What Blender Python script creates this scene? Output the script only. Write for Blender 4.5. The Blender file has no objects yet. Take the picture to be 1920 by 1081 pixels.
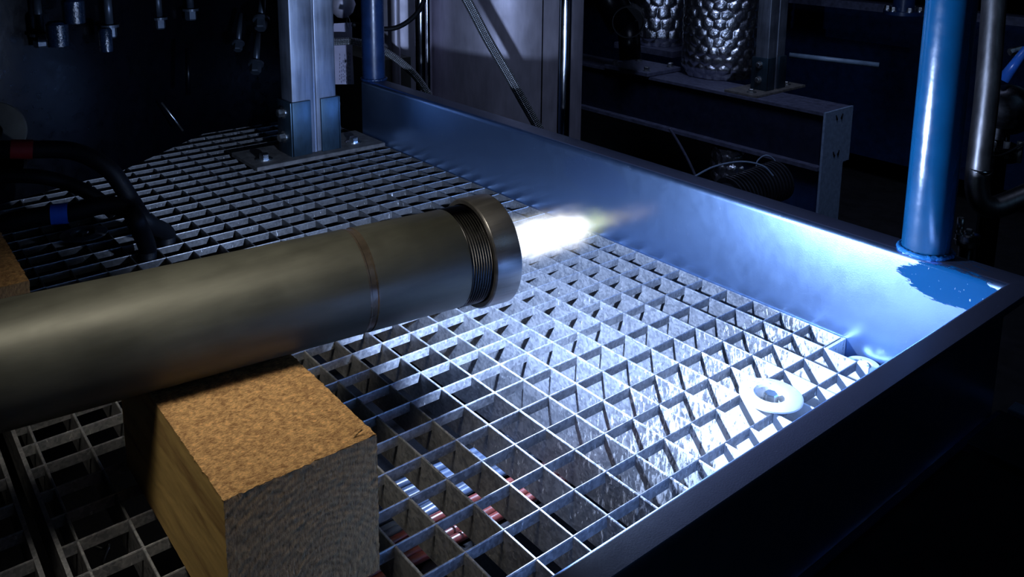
import bpy, bmesh, math, random
from mathutils import Vector, Matrix, noise
random.seed(7)
sc = bpy.context.scene
COL = sc.collection
PI = math.pi

# ---------------------------------------------------------------- camera
CAM = Vector((0.46024622, -0.42886531, 0.42021752))
ROW = [Vector((0.61115194, 0.79151248, 0.00114069)),      # right
       Vector((0.14902007, -0.11364752, -0.98228166)),    # down
       Vector((-0.77735856, 0.60049332, -0.18740715))]    # forward
F_PX, PPX, PPY = 1598.173, 891.7276, 123.2867
cd = bpy.data.cameras.new('camera')
cam = bpy.data.objects.new('camera', cd); COL.objects.link(cam)
M = Matrix((ROW[0], -ROW[1], -ROW[2])).transposed().to_4x4()
M.translation = CAM
cam.matrix_world = M
cd.sensor_width = 36; cd.lens = F_PX / 1920 * 36
cd.shift_x = (960 - PPX) / 1920; cd.shift_y = (PPY - 540.5) / 1920
cd.clip_start = .01; cd.clip_end = 50
sc.camera = cam
sc.view_settings.view_transform = 'Standard'; sc.view_settings.look = 'None'
sc.view_settings.gamma = 1; sc.view_settings.use_curve_mapping = False
sc.view_settings.exposure = 0.0

def on_level(px, py, z):
    d = ROW[0]*((px-PPX)/F_PX) + ROW[1]*((py-PPY)/F_PX) + ROW[2]
    return CAM + d*((z-CAM.z)/d.z)
def at(px, py, depth):
    """world point seen at photo pixel (px,py), depth metres ahead of the camera"""
    return CAM + (ROW[0]*((px-PPX)/F_PX) + ROW[1]*((py-PPY)/F_PX) + ROW[2])*depth

# ---------------------------------------------------------------- light
w = bpy.data.worlds.new('world'); sc.world = w; w.use_nodes = True
w.node_tree.nodes['Background'].inputs[0].default_value = (.2, .4, 1, 1)
w.node_tree.nodes['Background'].inputs[1].default_value = .006

def light(name, kind, loc, energy, color, size, aim=None, **k):
    d = bpy.data.lights.new(name, kind); d.energy = energy; d.color = color
    if kind == 'AREA': d.size = size
    else: d.shadow_soft_size = size
    for a, v in k.items(): setattr(d, a, v)
    o = bpy.data.objects.new(name, d); COL.objects.link(o); o.location = loc
    if aim is not None:
        o.rotation_euler = (Vector(aim)-Vector(loc)).to_track_quat('-Z', 'Y').to_euler()
    return o
# pipe axis
PD = Vector((0.118645, 0.992937, 0)); P0 = Vector((-0.060671, 0.00725, 0.1377)); PR = .0397
FLAME = P0 + PD*.004
light('flame_light', 'POINT', FLAME, 17.5, (.46, .62, 1.0), .007)
light('workshop_lamp', 'AREA', (.11, -.38, .76), .36, (1.0, .90, .74), .20, aim=(-.08, -.20, .1), spread=math.radians(46))
light('background_fill', 'AREA', (-.1, .55, 1.9), 2.2, (.5, .62, 1.0), .8, aim=(-1.0, 1.7, -.1), spread=math.radians(60))  # added fill that brightens the front faces behind the curb, no real window

light('side_fill', 'AREA', (2.1, .3, 1.5), 1.1, (.3, .58, 1.0), 1.0, aim=(.1, 0, 0))  # added dim blue fill from the right for the curb's outer face

# ---------------------------------------------------------------- helpers
class MB:
    def __init__(s): s.bm = bmesh.new(); s.uv = s.bm.loops.layers.uv.new('UVMap')
    def box(s, lo, hi, rot=None, org=None):
        lo = Vector(lo); hi = Vector(hi)
        r = bmesh.ops.create_cube(s.bm, size=1)
        for v in r['verts']:
            v.co = Vector(((v.co.x+.5)*(hi.x-lo.x)+lo.x, (v.co.y+.5)*(hi.y-lo.y)+lo.y, (v.co.z+.5)*(hi.z-lo.z)+lo.z))
            if rot is not None: v.co = rot @ (v.co-Vector(org)) + Vector(org)
        return s
    def tube(s, pts, r, seg=16, cap=True, smooth=True):
        pts = [Vector(p) for p in pts]
        rs = r if isinstance(r, (list, tuple)) else [r]*len(pts)
        t0 = (pts[1]-pts[0]).normalized()
        up = Vector((0, 0, 1)) if abs(t0.z) < .9 else Vector((1, 0, 0))
        n = t0.cross(up).normalized(); rings = []; L = 0; Ls = []
        for i, p in enumerate(pts):
            if i == 0: t = t0
            elif i == len(pts)-1: t = (pts[i]-pts[i-1]).normalized()
            else: t = ((pts[i+1]-pts[i]).normalized()+(pts[i]-pts[i-1]).normalized()).normalized()
            n = (n - t*n.dot(t)).normalized(); b = t.cross(n)
            rings.append([s.bm.verts.new(p + (n*math.cos(2*PI*k/seg)+b*math.sin(2*PI*k/seg))*rs[i]) for k in range(seg)])
            if i: L += (pts[i]-pts[i-1]).length
            Ls.append(L)
        for i in range(len(pts)-1):
            for k in range(seg):
                f = s.bm.faces.new((rings[i][k], rings[i][(k+1) % seg], rings[i+1][(k+1) % seg], rings[i+1][k]))
                f.smooth = smooth
                for lp, (u, v) in zip(f.loops, ((k, i), (k+1, i), (k+1, i+1), (k, i+1))):
                    lp[s.uv].uv = (u/seg, Ls[v])
        if cap:
            s.bm.faces.new(rings[0][::-1]); s.bm.faces.new(rings[-1])
        return s
    def lathe(s, prof, org, ax, seg=48, smooth=True):
        """prof: list of (t, r) along ax from org; closed if first==last"""
        org = Vector(org); ax = Vector(ax).normalized()
        up = Vector((0, 0, 1)) if abs(ax.z) < .9 else Vector((1, 0, 0))
        n = ax.cross(up).normalized(); b = ax.cross(n)
        closed = prof[0] == prof[-1]
        pr = prof[:-1] if closed else prof
        rings = [[s.bm.verts.new(org+ax*t+(n*math.cos(2*PI*k/seg)+b*math.sin(2*PI*k/seg))*max(r, 1e-5)) for k in range(seg)] for t, r in pr]
        m = len(rings)
        for i in range(m if closed else m-1):
            for k in range(seg):
                f = s.bm.faces.new((rings[i][k], rings[(i+1) % m][k], rings[(i+1) % m][(k+1) % seg], rings[i][(k+1) % seg]))
                f.smooth = smooth
                for lp, (u, v) in zip(f.loops, ((k, i), (k, i+1), (k+1, i+1), (k+1, i))):
                    lp[s.uv].uv = (u/seg, pr[v % m][0])
        return s
    def hexbolt(s, p, ax, r, h, washer=True):
        p = Vector(p); ax = Vector(ax).normalized()
        if washer: s.lathe([(0, 0), (0, r*1.35), (h*.25, r*1.35), (h*.25, 0)], p, ax, 24, False)
        z0 = h*.25 if washer else 0
        s.lathe([(z0, 0), (z0, r), (z0+h*.85, r), (z0+h, r*.85), (z0+h, 0)], p, ax, 6, False)
        return s
    def prism(s, poly, z0, z1):
        lo = [s.bm.verts.new((x, y, z0)) for x, y in poly]; hi = [s.bm.verts.new((x, y, z1)) for x, y in poly]
        n = len(poly)
        for i in range(n): s.bm.faces.new((lo[i], lo[(i+1) % n], hi[(i+1) % n], hi[i]))
        s.bm.faces.new(lo[::-1]); s.bm.faces.new(hi)
        return s
    def extr(s, prof, a, b, fn):
        """profile [(p,q)] closed, swept between a and b; fn(p,q,t)->point"""
        A = [s.bm.verts.new(fn(p, q, a)) for p, q in prof]; B = [s.bm.verts.new(fn(p, q, b)) for p, q in prof]
        n = len(prof)
        for i in range(n):
            f = s.bm.faces.new((A[i], A[(i+1) % n], B[(i+1) % n], B[i])); f.smooth = False
        s.bm.faces.new(A[::-1]); s.bm.faces.new(B)
        return s
    def bevel(s, w, seg=2):
        bmesh.ops.bevel(s.bm, geom=[e for e in s.bm.edges if len(e.link_faces) == 2 and e.calc_face_angle(0) > .6],
                        offset=w, segments=seg, profile=.5, affect='EDGES')
        return s
    def build(s, name, m, parent=None, sharp=None):
        bmesh.ops.recalc_face_normals(s.bm, faces=s.bm.faces)
        me = bpy.data.meshes.new(name); s.bm.to_mesh(me); s.bm.free()
        me.materials.append(m)
        o = bpy.data.objects.new(name, me); COL.objects.link(o)
        if parent is not None: o.parent = parent
        if sharp: me.set_sharp_from_angle(angle=math.radians(sharp))
        return o

def tag(o, label=None, cat=None, group=None, kind=None):
    if label: o['label'] = label
    if cat: o['category'] = cat
    if group: o['group'] = group
    if kind: o['kind'] = kind
    return o
def empty(name, label, cat, group=None):
    o = bpy.data.objects.new(name, None); COL.objects.link(o); o.empty_display_size = .02
    return tag(o, label, cat, group)
def curve(pts, n=40):
    """Catmull-Rom through pts"""
    P = [Vector(p) for p in pts]; P = [P[0]*2-P[1]]+P+[P[-1]*2-P[-2]]; out = []
    m = len(P)-3
    for i in range(m):
        for k in range(n//m+1):
            t = k/(n//m+1); a, b, c, d = P[i:i+4]
            out.append(.5*((2*b)+(c-a)*t+(2*a-5*b+4*c-d)*t*t+(3*b-a-3*c+d)*t**3))
    out.append(P[-2]); return out

# ---------------------------------------------------------------- materials
class NT:
    def __init__(s, name):
        s.m = bpy.data.materials.new(name); s.m.use_nodes = True; s.t = s.m.node_tree
        s.b = s.t.nodes['Principled BSDF']; s.out = s.t.nodes['Material Output']
    def n(s, typ, ins=None, **k):
        nd = s.t.nodes.new(typ)
        for a, v in k.items(): setattr(nd, a, v)
        for a, v in (ins or {}).items(): s.set(nd.inputs[a], v)
        return nd
    def set(s, sock, v):
        if isinstance(v, bpy.types.NodeSocket): s.t.links.new(v, sock)
        elif isinstance(v, (tuple, list)) and len(v) == 3 and sock.type == 'RGBA': sock.default_value = (*v, 1)
        else: sock.default_value = v
    def p(s, **k):
        for a, v in k.items(): s.set(s.b.inputs[a.replace('_', ' ')], v)
    def obj(s): return s.n('ShaderNodeTexCoord').outputs['Object']
    def mapping(s, v, scale=(1, 1, 1), loc=(0, 0, 0), rot=(0, 0, 0)):
        return s.n('ShaderNodeMapping', {'Vector': v, 'Scale': scale, 'Location': loc, 'Rotation': rot}).outputs[0]
    def noise(s, v, scale, detail=4, rough=.55, dist=0):
        return s.n('ShaderNodeTexNoise', {'Vector': v, 'Scale': scale, 'Detail': detail, 'Roughness': rough, 'Distortion': dist}).outputs['Fac']
    def ramp(s, f, stops, interp='LINEAR'):
        nd = s.n('ShaderNodeValToRGB', {'Fac': f}); cr = nd.color_ramp; cr.interpolation = interp
        while len(cr.elements) < len(stops): cr.elements.new(.5)
        for e, (p, c) in zip(cr.elements, stops):
            e.position = p; e.color = (*c, 1) if isinstance(c, (tuple, list)) else (c, c, c, 1)
        return nd.outputs[0]
    def mix(s, f, a, b, bt='MIX'):
        nd = s.n('ShaderNodeMix', data_type='RGBA', blend_type=bt)
        s.set(nd.inputs[0], f); s.set(nd.inputs[6], a); s.set(nd.inputs[7], b); return nd.outputs[2]
    def math(s, op, a, b=None, c=None):
        nd = s.n('ShaderNodeMath', operation=op); s.set(nd.inputs[0], a)
        if b is not None: s.set(nd.inputs[1], b)
        if c is not None: s.set(nd.inputs[2], c)
        return nd.outputs[0]
    def bump(s, h, strength=.3, dist=.001):
        o = s.n('ShaderNodeBump', {'Height': h, 'Strength': strength, 'Distance': dist}).outputs[0]
        s.p(Normal=o); return o

def simple(name, c, rough=.5, metal=0., bscale=0, bstr=.2, bdist=.0005, var=.25, vscale=30, rvar=.1, **k):
    t = NT(name); v = t.obj(); f = t.noise(v, vscale)
    c2 = tuple(x*(1-var) for x in c); c3 = tuple(min(1, x*(1+var)) for x in c)
    t.p(Base_Color=t.ramp(f, [(.3, c2), (.7, c3)]), Metallic=metal,
        Roughness=t.ramp(t.noise(v, vscale*2.3), [(.3, max(0, rough-rvar)), (.7, min(1, rough+rvar))]))
    if bscale: t.bump(t.noise(v, bscale), bstr, bdist)
    for a, x in k.items(): t.p(**{a: x})
    return t.m

def galv(name='galvanised steel', crust_lit=.40):
    t = NT(name); v = t.obj()
    sp = t.n('ShaderNodeTexVoronoi', {'Vector': v, 'Scale': 420.}).outputs['Color']
    sp = t.n('ShaderNodeSeparateColor', {'Color': sp}).outputs[0]
    vs = t.mapping(v, (1, 1, .18))
    drip = t.noise(vs, 260, 5, .7, .4)
    blot = t.noise(v, 95, 4, .6)
    f = t.math('ADD', t.math('MULTIPLY', sp, .25), t.math('ADD', t.math('MULTIPLY', drip, .35), t.math('MULTIPLY', blot, .4)))
    base = t.ramp(f, [(.36, (.12, .13, .15)), (.64, (.26, .27, .29))])
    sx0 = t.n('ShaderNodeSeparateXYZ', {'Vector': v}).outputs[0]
    dirt_dim = t.math('ADD', t.math('MULTIPLY', t.noise(v, 14, 4, .6), .9), t.n('ShaderNodeMapRange', {0: sx0, 1: -.25, 2: -.75}).outputs[0])
    base = t.mix(t.ramp(dirt_dim, [(.45, 0.), (1.15, .8)]), base, (.055, .052, .048))  # brown dirt, plus light falloff toward the far left painted into the colour
    # pale splashed residue; its spread also paints the flame-lit right half whiter
    sx = t.n('ShaderNodeSeparateXYZ', {'Vector': v}).outputs
    mx = t.n('ShaderNodeMapRange', {0: sx[0], 1: -.05, 2: .13}).outputs[0]; my = t.n('ShaderNodeMapRange', {0: sx[1], 1: -.08, 2: .16}).outputs[0]
    near = t.math('MULTIPLY', mx, my)
    g = t.math('ADD', t.math('MULTIPLY', t.noise(t.mapping(v, (1, 1, .3)), 330, 5, .75, .5), 1.), t.math('MULTIPLY', near, crust_lit))
    res = t.ramp(g, [(.64, 0.), (.70, 1.)])
    t.b.inputs['Specular IOR Level'].default_value = .7
    t.p(Base_Color=t.mix(res, base, (.74, .75, .76)), Metallic=t.mix(res, (.25, .25, .25), (0, 0, 0)),
        Roughness=t.ramp(f, [(.35, .32), (.65, .5)]))
    t.bump(f, .25, .0004)
    return t.m

def paint_tray():
    t = NT('blue tray paint'); v = t.obj()
    sx = t.n('ShaderNodeSeparateXYZ', {'Vector': v}).outputs
    n1 = t.noise(t.mapping(v, (1, 1, .8)), 60, 6, .7)
    nst = t.noise(t.mapping(v, (.16, 1, 1), rot=(0, .25, 0)), 380, 4, .7)
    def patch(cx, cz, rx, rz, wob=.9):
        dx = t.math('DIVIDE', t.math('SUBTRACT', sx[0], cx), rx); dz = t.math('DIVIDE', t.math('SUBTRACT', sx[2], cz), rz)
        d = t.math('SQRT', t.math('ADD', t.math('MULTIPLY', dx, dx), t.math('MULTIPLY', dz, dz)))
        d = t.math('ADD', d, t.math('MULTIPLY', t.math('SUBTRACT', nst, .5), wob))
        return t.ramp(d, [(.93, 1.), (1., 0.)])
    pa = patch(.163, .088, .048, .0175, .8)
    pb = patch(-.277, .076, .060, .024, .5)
    dust = t.ramp(n1, [(.25, (.004, .012, .042)), (.75, (.008, .019, .058))])
    nz_ = t.n('ShaderNodeSeparateXYZ', {'Vector': t.n('ShaderNodeNewGeometry').outputs['Normal']}).outputs[2]
    dust = t.mix(t.ramp(nz_, [(.90, 0.), (.99, 1.)]), dust, (.05, .052, .082))
    specks = t.ramp(t.noise(t.mapping(v, (1, 1, .5)), 330, 2, .5), [(.70, 0.), (.72, 1.)])
    band = t.ramp(t.noise(v, 22, 2), [(.5, 0.), (.62, 1.)])
    nzs = t.n('ShaderNodeSeparateXYZ', {'Vector': t.n('ShaderNodeNewGeometry').outputs['Normal']}).outputs[2]
    specks = t.math('MULTIPLY', t.math('MULTIPLY', specks, band), t.ramp(nzs, [(.5, 1.), (.8, 0.)]))
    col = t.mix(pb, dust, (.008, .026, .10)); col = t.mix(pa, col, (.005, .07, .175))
    col = t.mix(specks, col, (.75, .8, .85))
    rg = t.ramp(n1, [(.3, .31), (.7, .36)])
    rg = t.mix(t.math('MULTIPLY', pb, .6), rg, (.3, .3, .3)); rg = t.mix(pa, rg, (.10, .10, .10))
    t.p(Base_Color=col, Roughness=rg)
    t.b.inputs['Specular IOR Level'].default_value = 1.
    t.b.inputs['Specular Tint'].default_value = (.44, .65, 1., 1)
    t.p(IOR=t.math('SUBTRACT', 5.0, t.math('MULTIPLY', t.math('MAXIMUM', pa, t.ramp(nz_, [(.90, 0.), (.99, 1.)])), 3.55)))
    t.bump(t.math('ADD', t.noise(v, 900, 3), t.math('MULTIPLY', t.noise(v, 40, 3), .8)), .12, .0005)
    return t.m

def wood(name, warm, dark, axis='X', fuzzy=False, endgrain=False):
    t = NT(name); v = t.obj()
    if endgrain:
        d = t.n('ShaderNodeVectorMath', {0: t.mapping(v, (0, 1, 1), loc=(0, .222, -.012)), 1: (0, 0, 0)}, operation='DISTANCE')
        ring = t.n('ShaderNodeMath', {0: t.math('ADD', t.math('MULTIPLY', d.outputs['Value'], 1500.), t.math('MULTIPLY', t.noise(v, 30), 14.))}, operation='SINE').outputs[0]
        fib = t.noise(t.mapping(v, (1, 1, .25), rot=(.35, 0, 0)), 900, 4, .8)
        f = t.math('ADD', t.math('MULTIPLY', ring, .045), fib)
        t.p(Base_Color=t.ramp(f, [(.28, dark), (.5, tuple((a+b)/2 for a, b in zip(warm, dark))), (.75, warm)]), Roughness=.85)
        t.bump(f, .8, .0012)
    elif fuzzy:
        fib = t.noise(t.mapping(v, (1, .40, 1), rot=(0, 0, -.5)), 900, 5, .75, .3)
        f2 = t.noise(v, 220, 3, .6)
        f = t.math('ADD', t.math('MULTIPLY', fib, .65), t.math('MULTIPLY', f2, .35))
        t.p(Base_Color=t.ramp(f, [(.41, dark), (.51, warm), (.62, tuple(min(1, c*1.6) for c in warm))]), Roughness=.9)
        t.bump(f, 1., .0035)
    else:
        s = t.mapping(v, (.12, 1, .9), rot=(0, .16, 0))
        g = t.noise(s, 48, 3, .5, .8); fib = t.noise(t.mapping(v, (.06, 1, 1)), 600, 3)
        f = t.math('ADD', t.math('MULTIPLY', g, .85), t.math('MULTIPLY', fib, .15))
        t.p(Base_Color=t.ramp(f, [(.36, dark), (.5, warm), (.62, tuple(c*1.25 for c in warm))]), Roughness=.7)
        t.bump(f, .2, .0005)
    return t.m

def foil():
    t = NT('quilted foil'); v = t.obj()
    t.p(Base_Color=t.ramp(t.noise(v, 60), [(.3, (.5, .52, .6)), (.7, (.85, .86, .9))]), Metallic=1., Roughness=.3)
    t.bump(t.noise(v, 150, 3), .35, .004)
    return t.m

def quilt(name, org, r, h, par, cw=.036, ch=.028, depth=.006, seed=1, mat=None):
    """foil sleeve with pillow shaped hexagonal quilting"""
    m = MB(); nu, nv = 260, int(h/.0032); cirn = max(6, int(2*PI*r/cw)); cw = 2*PI*r/cirn
    rows = int(h/ch)+3; rnd = random.Random(seed)
    J = {(i % cirn, k): (rnd.uniform(-.14, .14), rnd.uniform(-.14, .14), rnd.uniform(.6, 1.3)) for i in range(cirn) for k in range(-2, rows+2)}
    g = []
    for b in range(nv+1):
        z = h*b/nv; row = []
        for a in range(nu):
            u = 2*PI*r*a/nu; k0 = int(z/ch); ds = []
            for k in (k0-1, k0, k0+1, k0+2):
                off = .5*(k % 2); i0 = int(u/cw-off)
                for i in (i0-1, i0, i0+1, i0+2):
                    jx, jz, am = J.get((i % cirn, k), (0, 0, 1))
                    dx = u-(i+off+jx)*cw; dz = (z-(k+jz)*ch)*1.15
                    ds.append((math.hypot(dx, dz), am))
            ds.sort(); e = min(1, (ds[1][0]-ds[0][0])/(.55*cw))
            q = r+depth*ds[0][1]*math.sqrt(e)+.0015*noise.noise(Vector((u*40, z*40, seed)))
            if z < .03: q -= (.03-z)*.5
            an = 2*PI*a/nu
            row.append(m.bm.verts.new((org[0]+q*math.cos(an), org[1]+q*math.sin(an), org[2]+z)))
        g.append(row)
    for b in range(nv):
        for a in range(nu):
            f = m.bm.faces.new((g[b][a], g[b][(a+1) % nu], g[b+1][(a+1) % nu], g[b+1][a])); f.smooth = True
    return m.build(name, mat or FOIL, par)

def braid():
    t = NT('braided steel'); uv = t.n('ShaderNodeTexCoord').outputs['UV']
    sx = t.n('ShaderNodeSeparateXYZ', {'Vector': uv}).outputs
    u = t.math('MULTIPLY', sx[0], 2*PI*7); vv = t.math('MULTIPLY', sx[1], 2*PI*150)
    a = t.math('SINE', t.math('ADD', u, vv)); b = t.math('SINE', t.math('SUBTRACT', u, vv))
    h = t.math('MULTIPLY', a, b)
    t.p(Base_Color=t.ramp(h, [(0, (.25, .25, .27)), (.6, (.95, .95, .95))]), Metallic=.9, Roughness=.38)
    t.bump(h, .8, .0012)
    return t.m

def brushed(name, c, rough, axis_scale=(1, 1, 1), str_=.15, var=.3, scale=200, metal=1.):
    t = NT(name); v = t.mapping(t.obj(), axis_scale)
    f = t.noise(v, scale, 4, .6); g = t.noise(t.obj(), 18, 4)
    ff = t.math('ADD', t.math('MULTIPLY', f, .6), t.math('MULTIPLY', g, .4))
    t.p(Base_Color=t.ramp(ff, [(.35, tuple(x*(1-var) for x in c)), (.65, tuple(min(1, x*(1+var)) for x in c))]), Metallic=metal,
        Roughness=t.ramp(g, [(.3, rough-.08), (.7, rough+.08)]))
    t.bump(f, str_, .0004)
    return t.m

GALV = galv(); GALVX = galv('galvanised cross bar', .06)  # cross bar copy coloured with less residue so its shaded faces stay dark
TRAY = paint_tray()
BLUEGLOSS = simple('blue gloss paint', (.002, .060, .145), .20, IOR=2.2, bscale=160, bstr=.10, bdist=.001, var=.12, rvar=.04)
NAVY = simple('navy paint', (.010, .028, .085), .32, bscale=300, bstr=.1, var=.3)
BEAMP = simple('dusty navy paint', (.07, .075, .12), .6, var=.35, vscale=60)
DUSTP = simple('grey blue dusty paint', (.20, .28, .40), .6, var=.2, vscale=90)
BLACK = simple('black gloss paint', (.0004, .0006, .0016), .30, bscale=60, bstr=.15, Specular_IOR_Level=.12, bdist=.002, var=.3, rvar=.05)
RUBBER = simple('black rubber', (.0015, .002, .0035), .6, var=.3, vscale=200, Specular_IOR_Level=.2)
REDT = simple('red tape', (.30, .012, .01), .5)
BLUET = simple('blue tape', (.01, .09, .50), .45)
ZINC = simple('zinc plated bolt', (.55, .56, .56), .3, 1., bscale=500, bstr=.1)
STRUTM = brushed('galvanised strut', (.26, .29, .35), .48, (1, 1, .08), .12, .3, 160, .85)
DUSTY = simple('dusty steel plate', (.12, .11, .10), .7, .2, vscale=80, var=.4)
SLEEVE = brushed('blued zinc sleeve', (.045, .08, .11), .45, (1, 1, .3), .1, .25, 120, .8)
STAIN = brushed('stainless tube', (.62, .62, .64), .16, (1, 1, .05), .05, .1, 120)
TANKM = brushed('satin stainless sheet', (.62, .58, .66), .5, (1, 1, .2), .05, .12, 80, .6)
PIPEM = brushed('raw steel pipe', (.070, .074, .062), .5, (1, .15, 1), .12, .3, 60, .45)
COLLARM = brushed('turned steel', (.24, .24, .24), .30, (1, .06, 1), .03, .45, 90, .75)  # streaks along the axis paint reflection bands into the steel colour
DULLB = simple('dull dark bolt', (.035, .045, .06), .45, .6)
DARKST = simple('dark oiled steel', (.05, .05, .055), .3, 1., var=.3)
WTOP = wood('sawn timber top', (.58, .345, .145), (.29, .14, .05), fuzzy=True)
WSIDE = wood('planed timber side', (.50, .34, .12), (.26, .14, .05))
WEND = wood('timber end grain', (.50, .33, .15), (.09, .055, .028), endgrain=True)
FOIL = foil(); BRAID = braid()
HOSEB = simple('blue hose', (.035, .05, .085), .35, var=.25)
HOSER = simple('brick red hose', (.085, .016, .012), .35, var=.25)
CARD = simple('white tag card', (.5, .47, .6), .8, var=.08)
INK = simple('ink', (.05, .05, .10), .6)
FLOORM = simple('dark floor', (.012, .012, .014), .7, var=.4, vscale=12, bscale=60)
WALLM = simple('dark workshop wall', (.02, .02, .03), .8)
WELD = simple('painted weld bead', (.02, .16, .40), .15, bscale=350, bstr=.8, bdist=.002)

# ---------------------------------------------------------------- room shell
def struct(name, lo, hi, m):
    o = MB().box(lo, hi).build(name, m); o['kind'] = 'structure'; return o
struct('floor', (-5, -2.6, -.75), (2.6, 5, -.70), FLOORM)
struct('wall_back', (-5, 5, -.75), (2.6, 5.1, 2.9), WALLM)
struct('wall_left', (-5.1, -2.6, -.75), (-5, 5.1, 2.9), WALLM)
struct('wall_right', (2.6, -2.6, -.75), (2.7, 5.1, 2.9), WALLM)
struct('wall_front', (-5.1, -2.7, -.75), (2.7, -2.6, 2.9), WALLM)
struct('ceiling', (-5.1, -2.7, 2.9), (2.7, 5.1, 3.0), WALLM)

# ---------------------------------------------------------------- tray curb
PT = .0333
YW = 10*PT; XW = .2; TZ = .1055; TH = .0045
tray = empty('drip_tray', 'blue painted steel curb with rounded rim around the metal grating', 'tray')
def curb_profile(flange, zb):
    R = .007; out = []
    # (outward, z): inner face up, rounded inner edge, flange out, down lip, back
    out.append((0, zb)); 
    for k in range(7):
        a = PI/2*k/6; out.append((R-R*math.cos(a), TZ-R+R*math.sin(a)))
    out += [(flange-.001, TZ), (flange, TZ-.001), (flange, TZ-.006), (TH, TZ-.006), (TH, zb)]
    return out
mb = MB(); pr = curb_profile(.032, -.02)
A = [mb.bm.verts.new((-.865, YW+p, z)) for p, z in pr]
B = [mb.bm.verts.new((XW+p*.66, YW+p, z)) for p, z in pr]
n_ = len(pr)
for i in range(n_): f = mb.bm.faces.new((A[i], A[(i+1) % n_], B[(i+1) % n_], B[i])); f.smooth = 0 < i < 7
mb.bm.faces.new(A)
wb = mb.build('rear_curb', TRAY, tray, 40)
mb = MB(); B = [mb.bm.verts.new((XW+p*.66, YW+p, z)) for p, z in pr]
C_ = [mb.bm.verts.new((XW+p*.66, -.75, z)) for p, z in pr]
for i in range(n_): f = mb.bm.faces.new((B[i], B[(i+1) % n_], C_[(i+1) % n_], C_[i])); f.smooth = 0 < i < 7
mb.bm.faces.new(C_)
fb = mb.build('front_curb', TRAY, tray, 40)
mb = MB()
mb.tube(curve([(XW+TH+.003, y, -.0138+random.uniform(-.0004, .0004)) for y in [i*.02-.7 for i in range(53)]], 120), .0028, 8)
mb.build('weld_seam', NAVY, tray)
# ledge under the grating
mb = MB().box((-.865, YW-.03, -.045), (XW, YW, -.040)).box((XW-.03, -.75, -.045), (XW, YW, -.040))
mb.build('grating_ledge', NAVY, tray)

# ---------------------------------------------------------------- grating
AD, AT, BD, BT = .031, .0020, .0085, .0013
gr = empty('steel_grating', 'galvanised steel bar grating floor panel under the pipe', 'grating')
XL = -1.25
Y0 = -.345
def abar(j, x0, x1, par=gr):
    y = j*PT if j != 10 else YW-.002
    m = MB()
    # top edge slightly rounded, faint waviness along the bar
    n = max(2, int((x1-x0)/.03)); th = AT/2
    prof = [(-th, 0-.0006), (-th*.6, 0), (th*.6, 0), (th, -.0006), (th, -AD), (-th, -AD)]
    m.extr(prof, x0, x1, lambda p, q, t: (t, y+p, q))
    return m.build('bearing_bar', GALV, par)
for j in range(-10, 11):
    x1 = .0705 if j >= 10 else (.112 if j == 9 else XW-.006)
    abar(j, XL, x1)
def bbar(i, y0, y1, par=gr):
    x = i*PT; th = BT/2
    m = MB()
    m.extr([(-th, -.0005), (-th*.5, .0004), (th*.5, .0004), (th, -.0005), (th, -BD), (-th, -BD)], y0, y1, lambda p, q, t: (x+p, t, q))
    # little weld bulge where it crosses each bearing bar
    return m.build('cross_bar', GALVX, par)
for i in range(-37, 6):
    y1 = YW-.003 if i <= 2 else (9*PT if i == 3 else 8*PT)
    bbar(i, Y0+.002, y1)
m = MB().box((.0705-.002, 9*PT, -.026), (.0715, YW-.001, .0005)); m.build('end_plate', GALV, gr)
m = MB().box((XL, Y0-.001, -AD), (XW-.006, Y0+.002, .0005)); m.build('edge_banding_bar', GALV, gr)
# second panel beyond the gap
gr2 = empty('steel_grating', 'neighbouring grating panel across the narrow gap at the near left corner', 'grating')
y2 = Y0-.012
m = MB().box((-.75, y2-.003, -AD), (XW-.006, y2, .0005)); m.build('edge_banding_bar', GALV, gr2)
for j in range(1, 6): 
    yy = y2-.003-j*PT
    m = MB(); th = AT/2
    m.extr([(-th, -.0006), (-th*.6, 0), (th*.6, 0), (th, -.0006), (th, -AD), (-th, -AD)], -.75, XW-.006, lambda p, q, t: (t, yy+p, q))
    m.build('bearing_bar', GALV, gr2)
for i in range(-22, 6): bbar(i, y2-.17, y2, gr2)

# hold-down discs
def disc(c, r, name, label, hexrot=True, tilt=(0, 0, 1)):
    t = empty(name, label, 'washer', None)
    ax = Vector(tilt).normalized()
    m = MB(); h = .0035
    m.lathe([(0, r*.50), (h*.3, r), (h*.7, r), (h, r*.92), (h*1.1, r*.55), (h*.7, r*.47), (-.005, r*.36), (-.006, r*.36), (-.007, .0001)], c, ax, 48)
    m.build('dished_plate', GALV, t, 30)
    m = MB().hexbolt(Vector(c)-ax*.0065, ax, .0062, .0085); m.build('hex_bolt', ZINC, t)
    return t
disc((.0857, .1838, .0008), .0265, 'holding_washer', 'bright round dished washer with hex bolt on the grating beside the front curb')
disc((-.667, -.194, .0008), .0285, 'holding_washer', 'dim round dished washer on the grating beside the blue-taped cable')
disc((.098, .315, -.012), .016, 'holding_washer', 'small half hidden disc below the notched grating corner by the curb corner')

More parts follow.
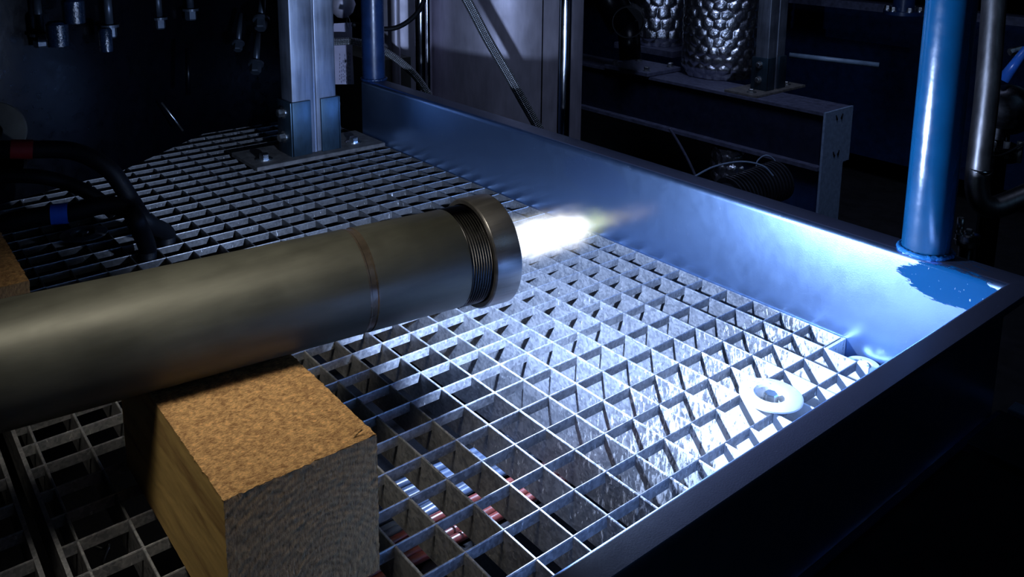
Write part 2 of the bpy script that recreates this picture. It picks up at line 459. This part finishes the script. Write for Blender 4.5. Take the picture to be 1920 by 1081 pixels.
# ---------------------------------------------------------------- burner pipe
pp = empty('steel_pipe', 'grey steel pipe with threaded end resting on the timber block', 'pipe')
def onaxis(t): return P0 + PD*t
m = MB(); tend = -.62
prof = [(-.033, PR*.86), (tend, PR*.86), (tend, PR), (-.1415, PR), (-.1405, PR*.985), (-.1365, PR*.985), (-.1355, PR), (-.058, PR), (-.056, PR*.975), (-.033, PR*.975), (-.033, PR*.86)]
m.lathe(prof, P0, PD, 96); m.build('pipe_body', PIPEM, pp, 30)
m = MB().lathe([(-.1425, PR*.99), (-.1425, PR+.00012), (-.1412, PR+.00012), (-.1405, PR*.987), (-.1365, PR*.987), (-.1358, PR+.00012), (-.1352, PR+.00012), (-.1352, PR*.99)], P0, PD, 96)
m.build('machined_groove', brushed('heat tinted steel', (.12, .10, .08), .32, (1, .15, 1), .1, .5, 60, .6), pp, 30)
m = MB(); prof = []; t = -.0575; pitch = .0023
prof.append((t, PR*.93))
while t < -.036:
    prof += [(t, PR*.965), (t+pitch*.5, PR*1.012), (t+pitch, PR*.965)]; t += pitch
prof += [(t, PR*.93), (-.0575, PR*.93)]
m.lathe(prof, P0, PD, 96); m.build('screw_thread', DARKST, pp)
CR = .0452; c0, c1 = -.0385, -.0140
m = MB(); m.lathe([(c0, PR*1.03), (c0, CR-.0012), (c0+.0010, CR-.0002), (c0+.0014, CR), (c1-.0012, CR), (c1, CR-.0012), (c1, PR*.9), (c1-.004, PR*.84), (c0+.006, PR*.84), (c0+.006, PR*1.01), (c0, PR*1.03)], P0, PD, 128)
m.build('threaded_collar', COLLARM, pp, 30)

# flame
t = NT('white flame'); v = t.obj()
sx = t.n('ShaderNodeSeparateXYZ', {'Vector': v}).outputs     # local: z along axis 0..1 of length
LZ = .19
nz = t.noise(t.mapping(v, (1, 1, .5)), 110, 3, .6)
rr = t.math('SQRT', t.math('ADD', t.math('MULTIPLY', sx[0], sx[0]), t.math('MULTIPLY', sx[1], sx[1])))
zz = t.math('DIVIDE', sx[2], LZ)
rad = t.ramp(zz, [(0, .0155), (.25, .0165), (.55, .0145), (.66, .0105), (1, .011)])
q = t.math('DIVIDE', rr, rad)
q = t.math('ADD', q, t.math('MULTIPLY', t.math('SUBTRACT', nz, .5), 1.1))
core = t.math('POWER', 2.71828, t.math('MULTIPLY', t.math('MULTIPLY', q, q), -2.6))
rim = t.ramp(t.math('DIVIDE', rr, .034), [(.6, 1.), (1., 0.)])
core = t.math('MULTIPLY', core, rim)
along = t.ramp(zz, [(0, 1.), (.42, .85), (.53, .16), (.72, .035), (1., 0.)])
dens = t.math('MULTIPLY', core, along)
colr = t.ramp(zz, [(0, (.85, .92, 1)), (.48, (1, 1, 1)), (.58, (.85, 1, .45)), (.72, (1, .85, .45)), (1, (.9, .6, .35))])
em = t.n('ShaderNodeEmission', {'Color': colr, 'Strength': t.math('MULTIPLY', dens, 260.)})
t.t.links.new(em.outputs[0], t.out.inputs['Volume']); t.t.nodes.remove(t.b)
m = MB(); m.lathe([(0, 0), (0, .034), (.13, .034), (LZ, .02), (LZ, 0)], (0, 0, 0), (0, 0, 1), 32)
fl = m.build('flame', t.m)
fl.rotation_euler = PD.to_track_quat('Z', 'Y').to_euler(); fl.location = onaxis(c1-.001)
tag(fl, 'blinding white jet of flame with yellow green tip shooting from the pipe mouth', 'flame')

# ---------------------------------------------------------------- timber
def timber(name, label, lo, hi, m_top=WTOP):
    r = empty(name, label, 'wooden block')
    def skin(nm, ax, val, a, b, c, d, mat, amp, nu=60, nv=60):
        m = MB(); g = []
        for i in range(nu+1):
            row = []
            for j in range(nv+1):
                u = a+(b-a)*i/nu; w_ = c+(d-c)*j/nv
                edge = i in (0, nu) or j in (0, nv)
                if ax == 'z': p = Vector((u, w_, val))
                elif ax == 'x': p = Vector((val, u, w_))
                else: p = Vector((u, val, w_))
                k = noise.noise(p*420)*amp
                if ax == 'z': p.z += k
                elif ax == 'x': p.x += k
                else: p.y += k
                if edge: p += Vector((noise.noise(p*300), noise.noise(p*300+Vector((9, 9, 9))), noise.noise(p*300+Vector((5, 0, 5)))))*amp*1.2
                row.append(m.bm.verts.new(p))
            g.append(row)
        for i in range(nu):
            for j in range(nv):
                f = m.bm.faces.new((g[i][j], g[i+1][j], g[i+1][j+1], g[i][j+1])); f.smooth = True
        return m.build(nm, mat, r)
    e = .0009
    m = MB().box((lo[0]+e, lo[1]+e, lo[2]), (hi[0]-e, hi[1]-e, hi[2]-e)); m.build('timber_core', WSIDE, r)
    skin('sawn_top', 'z', hi[2], lo[0], hi[0], lo[1], hi[1], WTOP, .0007, 110, 70)
    skin('end_grain', 'x', hi[0], lo[1], hi[1], lo[2], hi[2], WEND, .0006)
    skin('planed_side', 'y', lo[1], lo[0], hi[0], lo[2], hi[2], WSIDE, .00015)
    skin('rear_side', 'y', hi[1], lo[0], hi[0], lo[2], hi[2], WSIDE, .0004)
    # splinters
    m = MB()
    for k in range(46):
        if k < 26: p = Vector((hi[0], random.uniform(lo[1], hi[1]), hi[2]-.0005))
        else: p = Vector((random.uniform(lo[0], hi[0]), random.uniform(lo[1], hi[1]), hi[2]-.0004))
        d = Vector((random.uniform(-.2, 1), random.uniform(-1, 1), random.uniform(.05, .8) if k < 26 else random.uniform(0.02, .3))).normalized()
        L = random.uniform(.0015, .0045)
        m.tube([p, p+d*L], [.0002, .00006], 4)
    if hi[0] > 0:
        for p, q in (((.036, -.191, .0985), (.041, -.200, .101)), ((.041, -.200, .101), (.042, -.193, .1035))):
            m.tube([p, q], [.0005, .0004], 4)
    tag(m.build('splinters', WTOP, r), kind='stuff')
    return r
HB = .0968
timber('timber_block', 'square sawn timber block under the pipe, rough brown top and ringed end', (-.16, -.284, 0.0005), (.046, -.186, HB))
timber('timber_block', 'second timber block at the left edge beyond the pipe', (-.52, -.42, 0.0005), (-.327, -.312, HB))


# ---------------------------------------------------------------- strut post on grating
def strut_post(name, label, org, H, rotz=0, sc_=1.0):
    """org: corner of sleeve nearest camera at plate top; X width 41, Y width 82"""
    r = empty(name, label, 'post'); T = Matrix.Rotation(rotz, 3, 'Z'); org = Vector(org)
    def X(mb):
        for v in mb.bm.verts: v.co = T @ (v.co*sc_) + org
        return mb
    # plate
    m = MB().box((-.085, -.070, -.007), (.020, .168, 0)).bevel(.0008, 1); bpl = X(m).build('base_plate', DUSTY, r)
    # double C channel: outline with slot seam in the middle of the +X face
    t = .0026
    def chan(y0, y1):
        m = MB()
        m.extr([(0, y0), (0, y1), (-.041, y1), (-.041, y0)][::-1], 0, H, lambda p, q, z: (p, q, z))
        return m
    m = MB()
    for y0, y1 in ((.004, .0440), (.0475, .0855)):
        m.box((-.042, y0, 0), (-.001, y1, H))
    m.bevel(.0022, 3); X(m).build('channel_post', STRUTM, r, 40)
    m = MB().box((-.040, .042, 0), (-.0035, .050, H)); X(m).build('seam_strip', STRUTM, r)
    # sleeve: U wrap in two halves leaving a gap over the seam
    m = MB()
    hs = .092
    m.box((-.0015, -.0006, 0), (.0035, .036, hs)); m.box((-.0015, .0545, 0), (.0035, .0895, hs))
    m.box((-.048, -.0015, 0), (.0035, .0035, hs)); m.box((-.048, .086, 0), (.0035, .0905, hs))
    m.bevel(.0012, 2)
    slv = X(m).build('sleeve_bracket', SLEEVE, r, 40)
    for z in (.030, .072):
        for y, s in ((-.0015, -1), (.0905, 1)):
            m = MB().hexbolt((-.022, y, z), (0, s, 0), .0075, .009); X(m).build('hex_bolt', ZINC, slv)
    for x, y in ((-.016, -.042), (-.016, .125)):
        m = MB().hexbolt((x, y, 0), (0, 0, 1), .0085, .008)
        m.lathe([(0, 0), (0, .014), (.0012, .014), (.0012, 0)], (x, y, 0), (0, 0, 1), 24, False)
        X(m).build('anchor_bolt', ZINC, bpl)
    return r
strut_post('strut_post', 'galvanised double channel post bolted down on the grating at left', (-.8, .161, .0072), .75)

# ---------------------------------------------------------------- pillars on the curb
def pillar(name, label, x, y, r, H, mat, z0=TZ-.001):
    e = empty(name, label, 'pillar')
    m = MB().lathe([(0, 0), (0, r), (H, r), (H, 0)], (x, y, z0), (0, 0, 1), 64); m.build('tube', mat, e, 40)
    m = MB(); pts = []
    for k in range(73):
        a = 2*PI*k/72; q = .0015+.0012*noise.noise(Vector((math.cos(a)*5, math.sin(a)*5, x)))
        pts.append((x+(r+q)*math.cos(a), y+(r+q)*math.sin(a), z0+.003+.001*noise.noise(Vector((math.cos(a)*9, math.sin(a)*9, 2)))))
    m.tube(pts, .0024, 10); m.build('weld_bead', WELD if mat is BLUEGLOSS else mat, e)
    return e
pillar('blue_pillar', 'thick bright blue tube pillar welded to the curb near its right corner', .1280, .352, .0203, .75, BLUEGLOSS)
pillar('blue_pillar', 'dark navy tube pillar at the far left end of the curb', -.853, .352, .0205, .75, NAVY)

# ---------------------------------------------------------------- cables at the left
def cell(p, z):
    return Vector(((math.floor(p.x/PT)+.5)*PT, (math.floor(p.y/PT)+.5)*PT, z))
def cable(name, label, pts, r, mat=RUBBER, group=None, seg=20):
    e = empty(name, label, 'cable', group); MB().tube(curve(pts, 60), r, seg).build('sheath', mat, e); return e
def band(e, a, b, r, mat, name='tape_band'):
    a = Vector(a); b = Vector(b); MB().lathe([(0, r*.9), (0, r), ((b-a).length, r), ((b-a).length, r*.9), (0, r*.9)], a, b-a, 32).build(name, mat, e, 40)

# ---------------------------------------------------------------- hoses under the grating
gh = 'thin hoses running below the grating'
hx = [-.106, -.0975, -.089, -.0805, -.072, -.0635, -.052, -.0435, -.035, -.0265]
lab = ['grey blue hose below the grating, furthest left of the blue ones', 'second grey blue hose below the grating, beside the leftmost', 'grey blue hose with pale print, third from left below the grating',
       'grey blue hose below the grating, right of the printed one', 'fifth grey blue hose below the grating', 'grey blue hose below the grating, next to the red hoses',
       'brick red hose below the grating, next to the blue hoses', 'second brick red hose below the grating', 'third brick red hose below the grating', 'last brick red hose below the grating, nearest the front curb']
for k, x in enumerate(hx):
    e = empty('hose', lab[k], 'hose', gh)
    pts = [(x+.0015*math.sin(k*2+i), -.44+.06*i, -.082+.002*math.sin(i*1.3+k)) for i in range(10)]
    shh = MB().tube(curve(pts, 60), .0040, 14).build('sheath', HOSEB if k < 6 else HOSER, e)
    if k == 2:
        for yy, s in ((-.105, '00274'), (-.168, '03708')):
            c = bpy.data.curves.new('print', 'FONT'); c.body = s; c.size = .009; c.extrude = .0001; c.align_x = 'CENTER'
            o = bpy.data.objects.new('printed_number', c); me = bpy.data.meshes.new_from_object(o); bpy.data.objects.remove(o)
            me.materials.clear(); me.materials.append(INK); o = bpy.data.objects.new('printed_number', me); COL.objects.link(o); o.parent = shh
            o.location = (x+.003, yy, -.0770); o.rotation_euler = (0, 0, PI/2)
m = MB().box((-.75, -.9, -.16), (.19, .32, -.19)); o = m.build('under_tray', RUBBER); tag(o, 'dark pan below the grating openings', 'pan')
m = MB().box((-.125, -.5, -.092), (-.015, .12, -.088)); o = m.build('hose_carrier', DARKST); tag(o, 'dark flat carrier plate below the hoses under the grating', 'bracket')
for k, (x, y, lb) in enumerate(((-.045, -.168, 'bent wire hook below the grating beside the timber block'), (-.022, -.062, 'bent wire hook below the grating among the red hoses'), (-.16, -.31, 'shiny wire hook below the grating left of the timber block'))):
    m = MB().tube(curve([(x-.022, y-.004, -.066), (x-.010, y, -.063), (x-.002, y+.004, -.062), (x+.002, y+.008, -.058), (x+.006, y+.004, -.062), (x+.006, y, -.075), (x+.006, y, -.09)], 40), .0011, 8)
    tag(m.build('wire_hook', ZINC), lb, 'wire hook')

# ---------------------------------------------------------------- black machine at the left
mach = empty('machine_housing', 'huge black glossy machine housing filling the upper left', 'machine')
m = MB().prism([(-1.042, .30), (-1.042, .10), (-.905, -.08), (-.85, -.26), (-.85, -.70), (-1.9, -.70), (-1.9, .30)], .004, .9).bevel(.01, 3)
m.build('housing', BLACK, mach, 40)
def machine_bolt(px, py, depth, r, ax, nm='hex_bolt', mat=ZINC):
    p = at(px, py, depth)
    m = MB().hexbolt(p, ax, r, r*1.4); m.lathe([(-.05, 0), (-.05, r*.6), (.0, r*.6), (0, 0)], p, ax, 16); return m.build(nm, mat, mach)
# overhanging upper ledge with bolts below
m = MB()
pA = at(-60, 60, 1.16); pB = at(300, 36, 1.45)
m.prism([(-.84, -.5), (-.90, -.12), (-1.03, .08), (-1.10, .05), (-1.10, -.5)], .262, .285).bevel(.003, 2)
m.build('ledge', BLACK, mach, 40)
for px, py, d, mt in ((75, 62, 1.20, DARKST), (205, 46, 1.28, DARKST), (298, 32, 1.42, ZINC), (357, 16, 1.47, DARKST)):
    m = MB().hexbolt(at(px, py, d), (0, 0, -1), .010, .016); m.lathe([(0, 0), (0, .006), (.05, .006), (.05, 0)], at(px, py, d), (0, 0, 1), 12); m.build('hex_bolt', DULLB, mach)
for px, py, d, r in ((140, 25, 1.17, .014), (110, 68, 1.18, .014), (200, 78, 1.24, .009)):  # added bosses standing in for blue reflections on the bumpy paint
    m = MB().lathe([(0, 0), (0, r), (.03, r*1.05), (.034, r*.8), (.034, 0)], at(px, py+18, d), (0, 0, 1), 24); m.build('reflection_boss', simple('black blue enamel', (.003, .008, .018), .25, bscale=200, bstr=.5, bdist=.002), mach, 40)
for px, py, r in ((490, 35, .011), (447, 80, .008), (480, 118, .010), (520, 82, .006)):
    m = MB().hexbolt(at(px, py, 1.50), (.5, -.3, -.7), r, r*1.6); m.lathe([(-.06, 0), (-.06, r*.55), (0, r*.55), (0, 0)], at(px, py, 1.50), (.5, -.3, -.7), 12)
    m.build('hex_bolt', DULLB, mach)
m = MB().tube([at(352, 90, 1.40), at(353, 178, 1.40)], .0042, 12); m.build('drain_tube', BLACK, mach)
m = MB().tube([at(303, 192, 1.40), at(343, 245, 1.42)], .0016, 8); m.build('thin_rod', ZINC, mach)
# disc flange and its round port
dk = empty('disc_flange', 'dim grey brown round disc flange at the left edge above the red tape', 'flange')
fa = (CAM-at(0, 245, 1.0)).normalized()*.3+Vector((.8, -.5, .2))
m = MB().lathe([(0, 0), (0, .038), (.008, .038), (.008, .010), (.002, .010), (.002, 0)], at(-6, 245, 1.14), fa, 48)
m.build('plate', simple('dull brown steel', (.10, .095, .08), .6, .2), dk, 30)
m = MB().lathe([(0, 0), (0, .020), (.012, .020), (.012, .012), (.002, .012), (.002, 0)], at(18, 306, 1.05), fa, 32)
m.build('port_ring', DARKST, dk, 30)
# cables
e = cable('power_cable', 'black cable with red tape band curving down onto the grating', [at(-60, 280, .97), at(20, 280, .98), at(60, 280, .99), at(140, 284, 1.01), at(205, 318, 1.02), at(245, 375, 1.03), at(272, 415, 1.02), cell(on_level(297, 455, 0), .012), cell(on_level(297, 455, 0), -.004), cell(on_level(297, 455, 0), -.02), cell(on_level(297, 455, 0), -.05)], .0105)
band(e, at(20, 280, .98), at(62, 280, .99), .0115, REDT)
e = cable('power_cable', 'black cable with blue tape band lying over the grating', [at(-60, 440, .93), at(20, 416, .94), at(75, 405, .95), at(100, 401, .955), at(130, 399, .96), at(200, 384, .975), at(244, 395, .98), at(258, 420, .965), cell(on_level(268, 474, 0), .014), cell(on_level(268, 474, 0), -.004), cell(on_level(268, 474, 0), -.02), cell(on_level(268, 474, 0), -.05)], .0105)
band(e, at(96, 402.5, .954), at(128, 399, .96), .0118, BLUET)
cable('power_cable', 'black cable between the red and blue taped ones', [at(-60, 332, .98), at(60, 330, 1.0), at(130, 345, 1.02), at(180, 370, 1.03), at(215, 400, 1.03)], .0085)

# ---------------------------------------------------------------- things behind the curb
def vcyl(name, label, cat, px, depth, r, z0, z1, mat, seg=64, rings=()):
    c = at(px, 150, depth); e = empty(name, label, cat)
    MB().lathe([(0, 0), (0, r), (z1-z0, r), (z1-z0, 0)], (c.x, c.y, z0), (0, 0, 1), seg).build('shell', mat, e, 40)
    for z, rr, h in rings: MB().lathe([(0, 0), (0, rr), (h, rr), (h, 0)], (c.x, c.y, z), (0, 0, 1), seg).build('ring', mat, e, 40)
    return e, c
tank, tc = vcyl('steel_tank', 'large satin steel cylinder tank behind the curb', 'tank', 945, 2.26, .205, -.7, .75, TANKM)
a_ = math.atan2(CAM.y-tc.y, CAM.x-tc.x)+.46
MB().box((tc.x+.206*math.cos(a_)-.001, tc.y+.206*math.sin(a_)-.001, -.7), (tc.x+.206*math.cos(a_)+.0012, tc.y+.206*math.sin(a_)+.0012, .75)).build('vertical_seam', DARKST, tank)
vcyl('steel_tank', 'narrower dim steel cylinder behind the dark navy pillar, left of the big tank', 'tank', 755, 2.15, .075, -.7, .75, TANKM)
def vpipe(label, px, py0, py1, depth, r, mat=STAIN):
    e = empty('steel_tube', label, 'tube'); c = at(px, (py0+py1)/2, depth)
    MB().lathe([(0, 0), (0, r), (1.5, r), (1.5, 0)], (c.x, c.y, -.7), (0, 0, 1), 32).build('tube', mat, e, 40)
    return e
vpipe('bright polished vertical tube standing before the right side of the big tank', 1058, 0, 250, 1.389, .0105)
vpipe('dim polished vertical tube at the left side of the big tank', 789, 0, 170, 1.82, .0115)
vpipe('second polished vertical tube, thin, right beside the dim one', 801, 0, 170, 1.85, .007)
vpipe('dull steel vertical tube just left of the dim polished one', 742, 0, 120, 1.95, .010, TANKM)
# braided hoses
e = empty('braided_hose', 'braided steel hose running diagonally down in front of the big tank', 'hose')
MB().tube(curve([at(850, -40, 1.52), at(878, 5, 1.53), at(915, 75, 1.55), at(950, 135, 1.57), at(978, 185, 1.58), at(1012, 245, 1.59), at(1040, 300, 1.6)], 90), .0088, 24).build('braid', BRAID, e)
e = empty('braided_hose', 'braided steel hose arching behind the dark navy pillar', 'hose')
MB().tube(curve([at(560, 80, 1.68), at(628, 78, 1.69), at(670, 79, 1.70), at(722, 97, 1.71), at(770, 133, 1.715), at(800, 172, 1.72), at(822, 215, 1.73)], 90), .0075, 24).build('braid', BRAID, e)
cable('rubber_cable', 'thick black cable curving up beside the dark navy pillar', [at(660, 45, 1.60), at(700, 53, 1.61), at(742, 52, 1.62), at(775, 32, 1.63), at(793, 5, 1.64), at(800, -40, 1.65)], .0048)
# tag
tg = empty('paper_tag', 'pale hanging paper tag between the channel post and the dark navy pillar', 'tag')
def quad(name, px, d0, mat, par, th=.0008):
    m = MB(); A = [m.bm.verts.new(at(x, y, d0)) for x, y in px]; B = [m.bm.verts.new(at(x, y, d0+th)) for x, y in px]; n = len(px)
    m.bm.faces.new(A); m.bm.faces.new(B[::-1])
    for i in range(n): m.bm.faces.new((A[i], A[(i+1) % n], B[(i+1) % n], B[i]))
    return m.build(name, mat, par)
crd = quad('card', [(626, 44), (660, 42), (661, 100), (664, 158), (628, 158), (620, 100)], 1.76, CARD, tg)
m = MB()
random.seed(3)
for k in range(7):
    x = 637+k*3.2; y = 100+random.uniform(-6, 20)
    while y < 152:
        L = random.uniform(2, 6); m.tube([at(x, y, 1.759), at(x, y+L, 1.759)], .0005, 4); y += L+random.uniform(1.5, 4)
m.build('printed_lines', INK, crd)
m = MB().tube(curve([at(652, 30, 1.758), at(656, 40, 1.758), at(654, 52, 1.758), at(650, 40, 1.758), at(652, 30, 1.758)], 24), .0007, 6); m.build('tie_wire', ZINC, crd)
m = MB().lathe([(-.03, .001), (-.027, .012), (-.017, .022), (0, .028), (.017, .022), (.03, .014), (.06, .014)], at(642, 8, 1.8), (0, 0, 1), 32); 
tag(m.build('gauge_bulb', TANKM), 'rounded steel bulb above the pale paper tag', 'gauge')
m = MB().box((-1.42, .56, -.2), (-1.20, .66, .064)); tag(m.build('wall_block', simple('dull olive panel', (.10, .095, .075), .7)), 'dull olive box behind the pale paper tag', 'box')

# beam
BY0, BY1, BZ, BX = 1.548, 1.68, -.10, -.655
bm_ = empty('frame_beam', 'dusty navy steel beam with bolted grey end plate behind the curb', 'beam')
m = MB().box((-3.2, BY0, BZ-.008), (BX-.004, BY1, BZ)).box((-3.2, BY0-.01, BZ-.152), (BX-.004, BY1, BZ-.142))
m.build('flanges', BEAMP, bm_)
MB().box((-3.2, BY0+.012, BZ-.143), (BX-.004, BY0+.020, BZ-.008)).build('web', simple('black navy paint', (.006, .010, .028), .5), bm_)
m = MB().prism([(BX-.004, BY0), (BX+.002, BY0), (BX+.002, BY1), (BX-.004, BY1)], BZ-.145, BZ+.001).box((BX-.004, BY0, BZ-.6), (BX+.002, BY1-.03, BZ-.145)); m.build('end_plate', DUSTP, bm_)
m = MB().box((BX-.25, BY0+.02, BZ-.6), (BX-.004, BY1-.03, BZ-.152)); m.build('leg', NAVY, bm_)
for y, z in ((.055, -.018), (.075, -.018), (.055, -.115), (.072, -.115)):
    m = MB().tube([(BX+.0022, BY0+y, BZ+z-.006), (BX+.0026, BY0+y+(-.006 if y < .06 else .006), BZ+z+.006)], [.003, .0015], 8); m.build('cable_notch', RUBBER, bm_)
strut_post('strut_post', 'galvanised double channel post bolted onto the navy beam behind the curb', on_level(1435, 171, BZ+.0071), .9)

# quilted foil duct
e = empty('insulated_duct', 'duct wrapped in quilted shiny foil standing on the navy beam', 'duct')
c = at(1349, 140, 2.64)
quilt('foil_wrap', (c.x, c.y, -.098), .113, .62, e, seed=2)
e = empty('insulated_duct', 'dimmer crumpled foil wrapped pipe left of the shiny duct', 'duct')
c2 = at(1235, 110, 3.0)
quilt('foil_wrap', (c2.x, c2.y, -.062), .088, .5, e, .046, .04, .008, 5)
m = MB().box((c2.x-.12, c2.y-.10, -.083), (c2.x+.14, c2.y+.1, -.063)); tag(m.build('support_shelf', BEAMP), 'dark shelf plate under the dimmer foil wrapped pipe', 'shelf')
c = at(1375, 300, 2.45)
e = empty('insulated_duct', 'foil wrapped pipe glimpsed below the navy beam', 'duct')
quilt('foil_wrap', (c.x, c.y, -.68), .058, .42, e, seed=4)

# black pipe stub with diagonal pipe
e = empty('black_pipe', 'black pipe fitting with open round end and diagonal branch beside the foil', 'pipe')
c = at(1178, 42, 2.56); ax = (CAM-c).normalized()
MB().lathe([(-.10, 0), (-.10, .048), (.0, .048), (.0, .045), (-.03, .043), (-.03, 0)], c, ax+Vector((0, 0, -.15)), 40).build('open_end', RUBBER, e, 40)
MB().tube([at(1110, -60, 2.64), at(1172, 50, 2.62)], .050, 32).build('branch', BLACK, e)
MB().tube([c-ax*.045, at(1182, 112, 2.60)], .033, 32).build('neck', BLACK, e)
pl = on_level(1205, 123, BZ+.014)
m = MB().box((pl.x-.09, pl.y-.08, BZ+.0005), (pl.x+.09, pl.y+.08, BZ+.014)).bevel(.002, 1)
o = m.build('base_plate', BEAMP, e)
for dx, dy in ((-.065, -.055), (.065, -.055), (-.065, .055), (.065, .055)):
    MB().hexbolt((pl.x+dx, pl.y+dy, BZ+.014), (0, 0, 1), .009, .01).build('hex_bolt', ZINC, o)

# finned motor, hoses and loop below the beam
e = empty('finned_motor', 'dark finned motor body below the navy beam, seen over the curb', 'motor')
c = at(1420, 352, 1.9); ax = (at(1480, 330, 1.95)-c).normalized()
prof = [(-.09, 0), (-.09, .030)]
for k in range(16): prof += [(-.088+k*.010, .034), (-.088+k*.010, .046), (-.084+k*.010, .046), (-.084+k*.010, .034)]
prof += [(.075, .03), (.075, 0)]
MB().lathe(prof, c, ax, 32, False).build('finned_body', simple('motor grey', (.05, .055, .07), .4, .5), e)
cable('thin_cable', 'thin grey cable arching over the finned motor', [at(1300, 332, 1.80), at(1340, 312, 1.82), at(1390, 303, 1.82), at(1430, 311, 1.82), at(1450, 330, 1.82)], .0022, DUSTP)
cable('thin_cable', 'small wire loop beside the beam end plate', [at(1418, 320, 1.95), at(1420, 302, 1.95), at(1436, 291, 1.95), at(1452, 300, 1.95), at(1456, 318, 1.95), at(1450, 330, 1.95)], .0016, DUSTP)
cable('thin_cable', 'dark thin hose hanging diagonally below the navy beam', [at(1255, 240, 2.1), at(1275, 272, 2.1), at(1295, 310, 2.1), at(1310, 345, 2.1)], .0035, BEAMP)

# upper right background: railing frame with dark post
e = empty('upper_frame', 'dark upper platform rail with flanged post at the top right background', 'frame')
MB().box((-3.2, 2.72, .02), (1.4, 2.80, .05)).build('lower_rail', BEAMP, e)
MB().box((-3.2, 2.55, .255), (1.4, 2.62, .285)).build('upper_rail', simple('dull tan rail', (.16, .13, .085), .7), e)
MB().box((-3.2, 2.9, -.6), (1.4, 2.93, .01)).build('panel', NAVY, e)
c = at(1688, 80, 2.9)
MB().lathe([(0, 0), (0, .062), (.012, .062), (.012, .034), (.3, .034), (.3, 0)], (c.x, c.y, .053), (0, 0, 1), 32).build('post', NAVY, e, 40)
for k in range(6):
    a = k*PI/3+.3; MB().hexbolt((c.x+.05*math.cos(a), c.y+.05*math.sin(a), .065), (0, 0, 1), .009, .012).build('flange_bolt', ZINC, e)
m = MB().tube([at(1480, 103, 2.7), at(1648, 122, 2.6)], .008, 12); tag(m.build('conduit', simple('pale conduit', (.2, .28, .38), .4)), 'thin pale blue conduit running level in the dark upper right background', 'conduit')

# stainless pipe behind the bright pillar with elbow
e = empty('bent_pipe', 'stainless pipe dropping behind the bright blue pillar and elbowing right', 'pipe')
dpt = 1.15
MB().tube(curve([at(1868, -60, dpt), at(1860, 60, dpt), at(1850, 180, dpt), at(1836, 300, dpt), at(1832, 345, dpt), at(1838, 375, dpt), at(1858, 388, dpt), at(1885, 382, dpt), at(1960, 350, dpt)], 90), .0150, 32).build('pipe_run', brushed('dull stainless', (.24, .23, .23), .42, (1, 1, .2), .05), e)
MB().lathe([(-.003, .012), (-.003, .0162), (.003, .0162), (.003, .012)], at(1836, 318, dpt), (0, 0, 1), 32).build('weld_ring', STAIN, e)
e = empty('pipe_flange', 'small round steel flange with bolt right of the bright pillar foot', 'flange')
c = at(1812, 458, 1.0)
MB().lathe([(0, 0), (0, .0125), (.005, .0135), (.006, .0120), (.007, .0135), (.013, .0135), (.014, .010), (.014, 0)], c, (0, 0, 1), 40).build('disc', STAIN, e, 30)
MB().hexbolt(c+Vector((.001, .001, .014)), (0, 0, 1), .004, .004).build('hex_bolt', ZINC, e)
MB().lathe([(0, 0), (0, .004), (.018, .004), (.018, 0)], c+Vector((-.008, -.002, .013)), (0, 0, 1), 16).build('stud', ZINC, e)
MB().lathe([(-.2, 0), (-.2, .008), (.0, .008), (.0, 0)], c, (0, 0, 1), 16).build('stem', DARKST, e)

# valve assembly far right
e = empty('valve', 'dark valve with round housing and blue lever handle at the right edge', 'valve')
c = at(1888, 205, 1.35); ax = Vector((.35, -.5, .1)).normalized()
MB().lathe([(-.05, 0), (-.05, .030), (-.02, .034), (.0, .040), (.006, .040), (.008, .034), (.012, .030), (.016, .020), (.018, 0)], c, ax, 48).build('round_housing', DARKST, e, 30)
MB().lathe([(-.012, 0), (-.012, .030), (-.004, .030), (-.004, .024), (.004, .024), (.004, .030), (.012, .030), (.012, 0)], at(1868, 283, 1.35), (0, 0, 1), 32).build('flange_pair', DARKST, e, 30)
for dx in (-.021, 0, .021):
    MB().lathe([(-.016, 0), (-.016, .0045), (.018, .0045), (.018, 0)], at(1868, 283, 1.35)+ROW[0]*dx-ROW[2]*.024, (0, 0, 1), 6, False).build('flange_bolt', ZINC, e)
MB().lathe([(-.2, 0), (-.2, .016), (.04, .016), (.04, 0)], at(1868, 283, 1.35), (0, 0, 1), 24).build('riser', DARKST, e, 30)
MB().tube([at(1880, 150, 1.34), at(1925, 90, 1.32)], [.009, .006], 12).build('lever', simple('blue lever', (.02, .10, .4), .3), e)
MB().tube([at(1893, 98, 1.34), at(1915, 92, 1.34)], .006, 6, smooth=False).build('stem_nut', ZINC, e)
cable('thin_cable', 'thin dark cable sagging across the valve at the right edge', [at(1835, 288, 1.3), at(1870, 292, 1.3), at(1900, 280, 1.3), at(1935, 258, 1.3)], .0018)

# ---------------------------------------------------------------- lower right skid
m = MB().box((XW+TH+.0005, -1.2, -.027), (.9, .268, -.0172)); tag(m.build('skid_deck', simple('black deck', (.010, .011, .013), .5, bscale=80)), 'flat black steel deck outside the front curb at lower right', 'deck')
m = MB().box((XW+TH+.001, .272, -.06), (.9, .345, -.012)).bevel(.002, 2); tag(m.build('skid_beam', simple('dark skid paint', (.02, .025, .035), .45)), 'dark square beam meeting the curb corner at the right', 'beam')
m = MB().box((XW+.012, .345, -.05), (.9, .362, -.008)).bevel(.0015, 2); tag(m.build('edge_strip', DUSTP), 'pale blue grey strip along the dark beam at the right edge', 'strip')
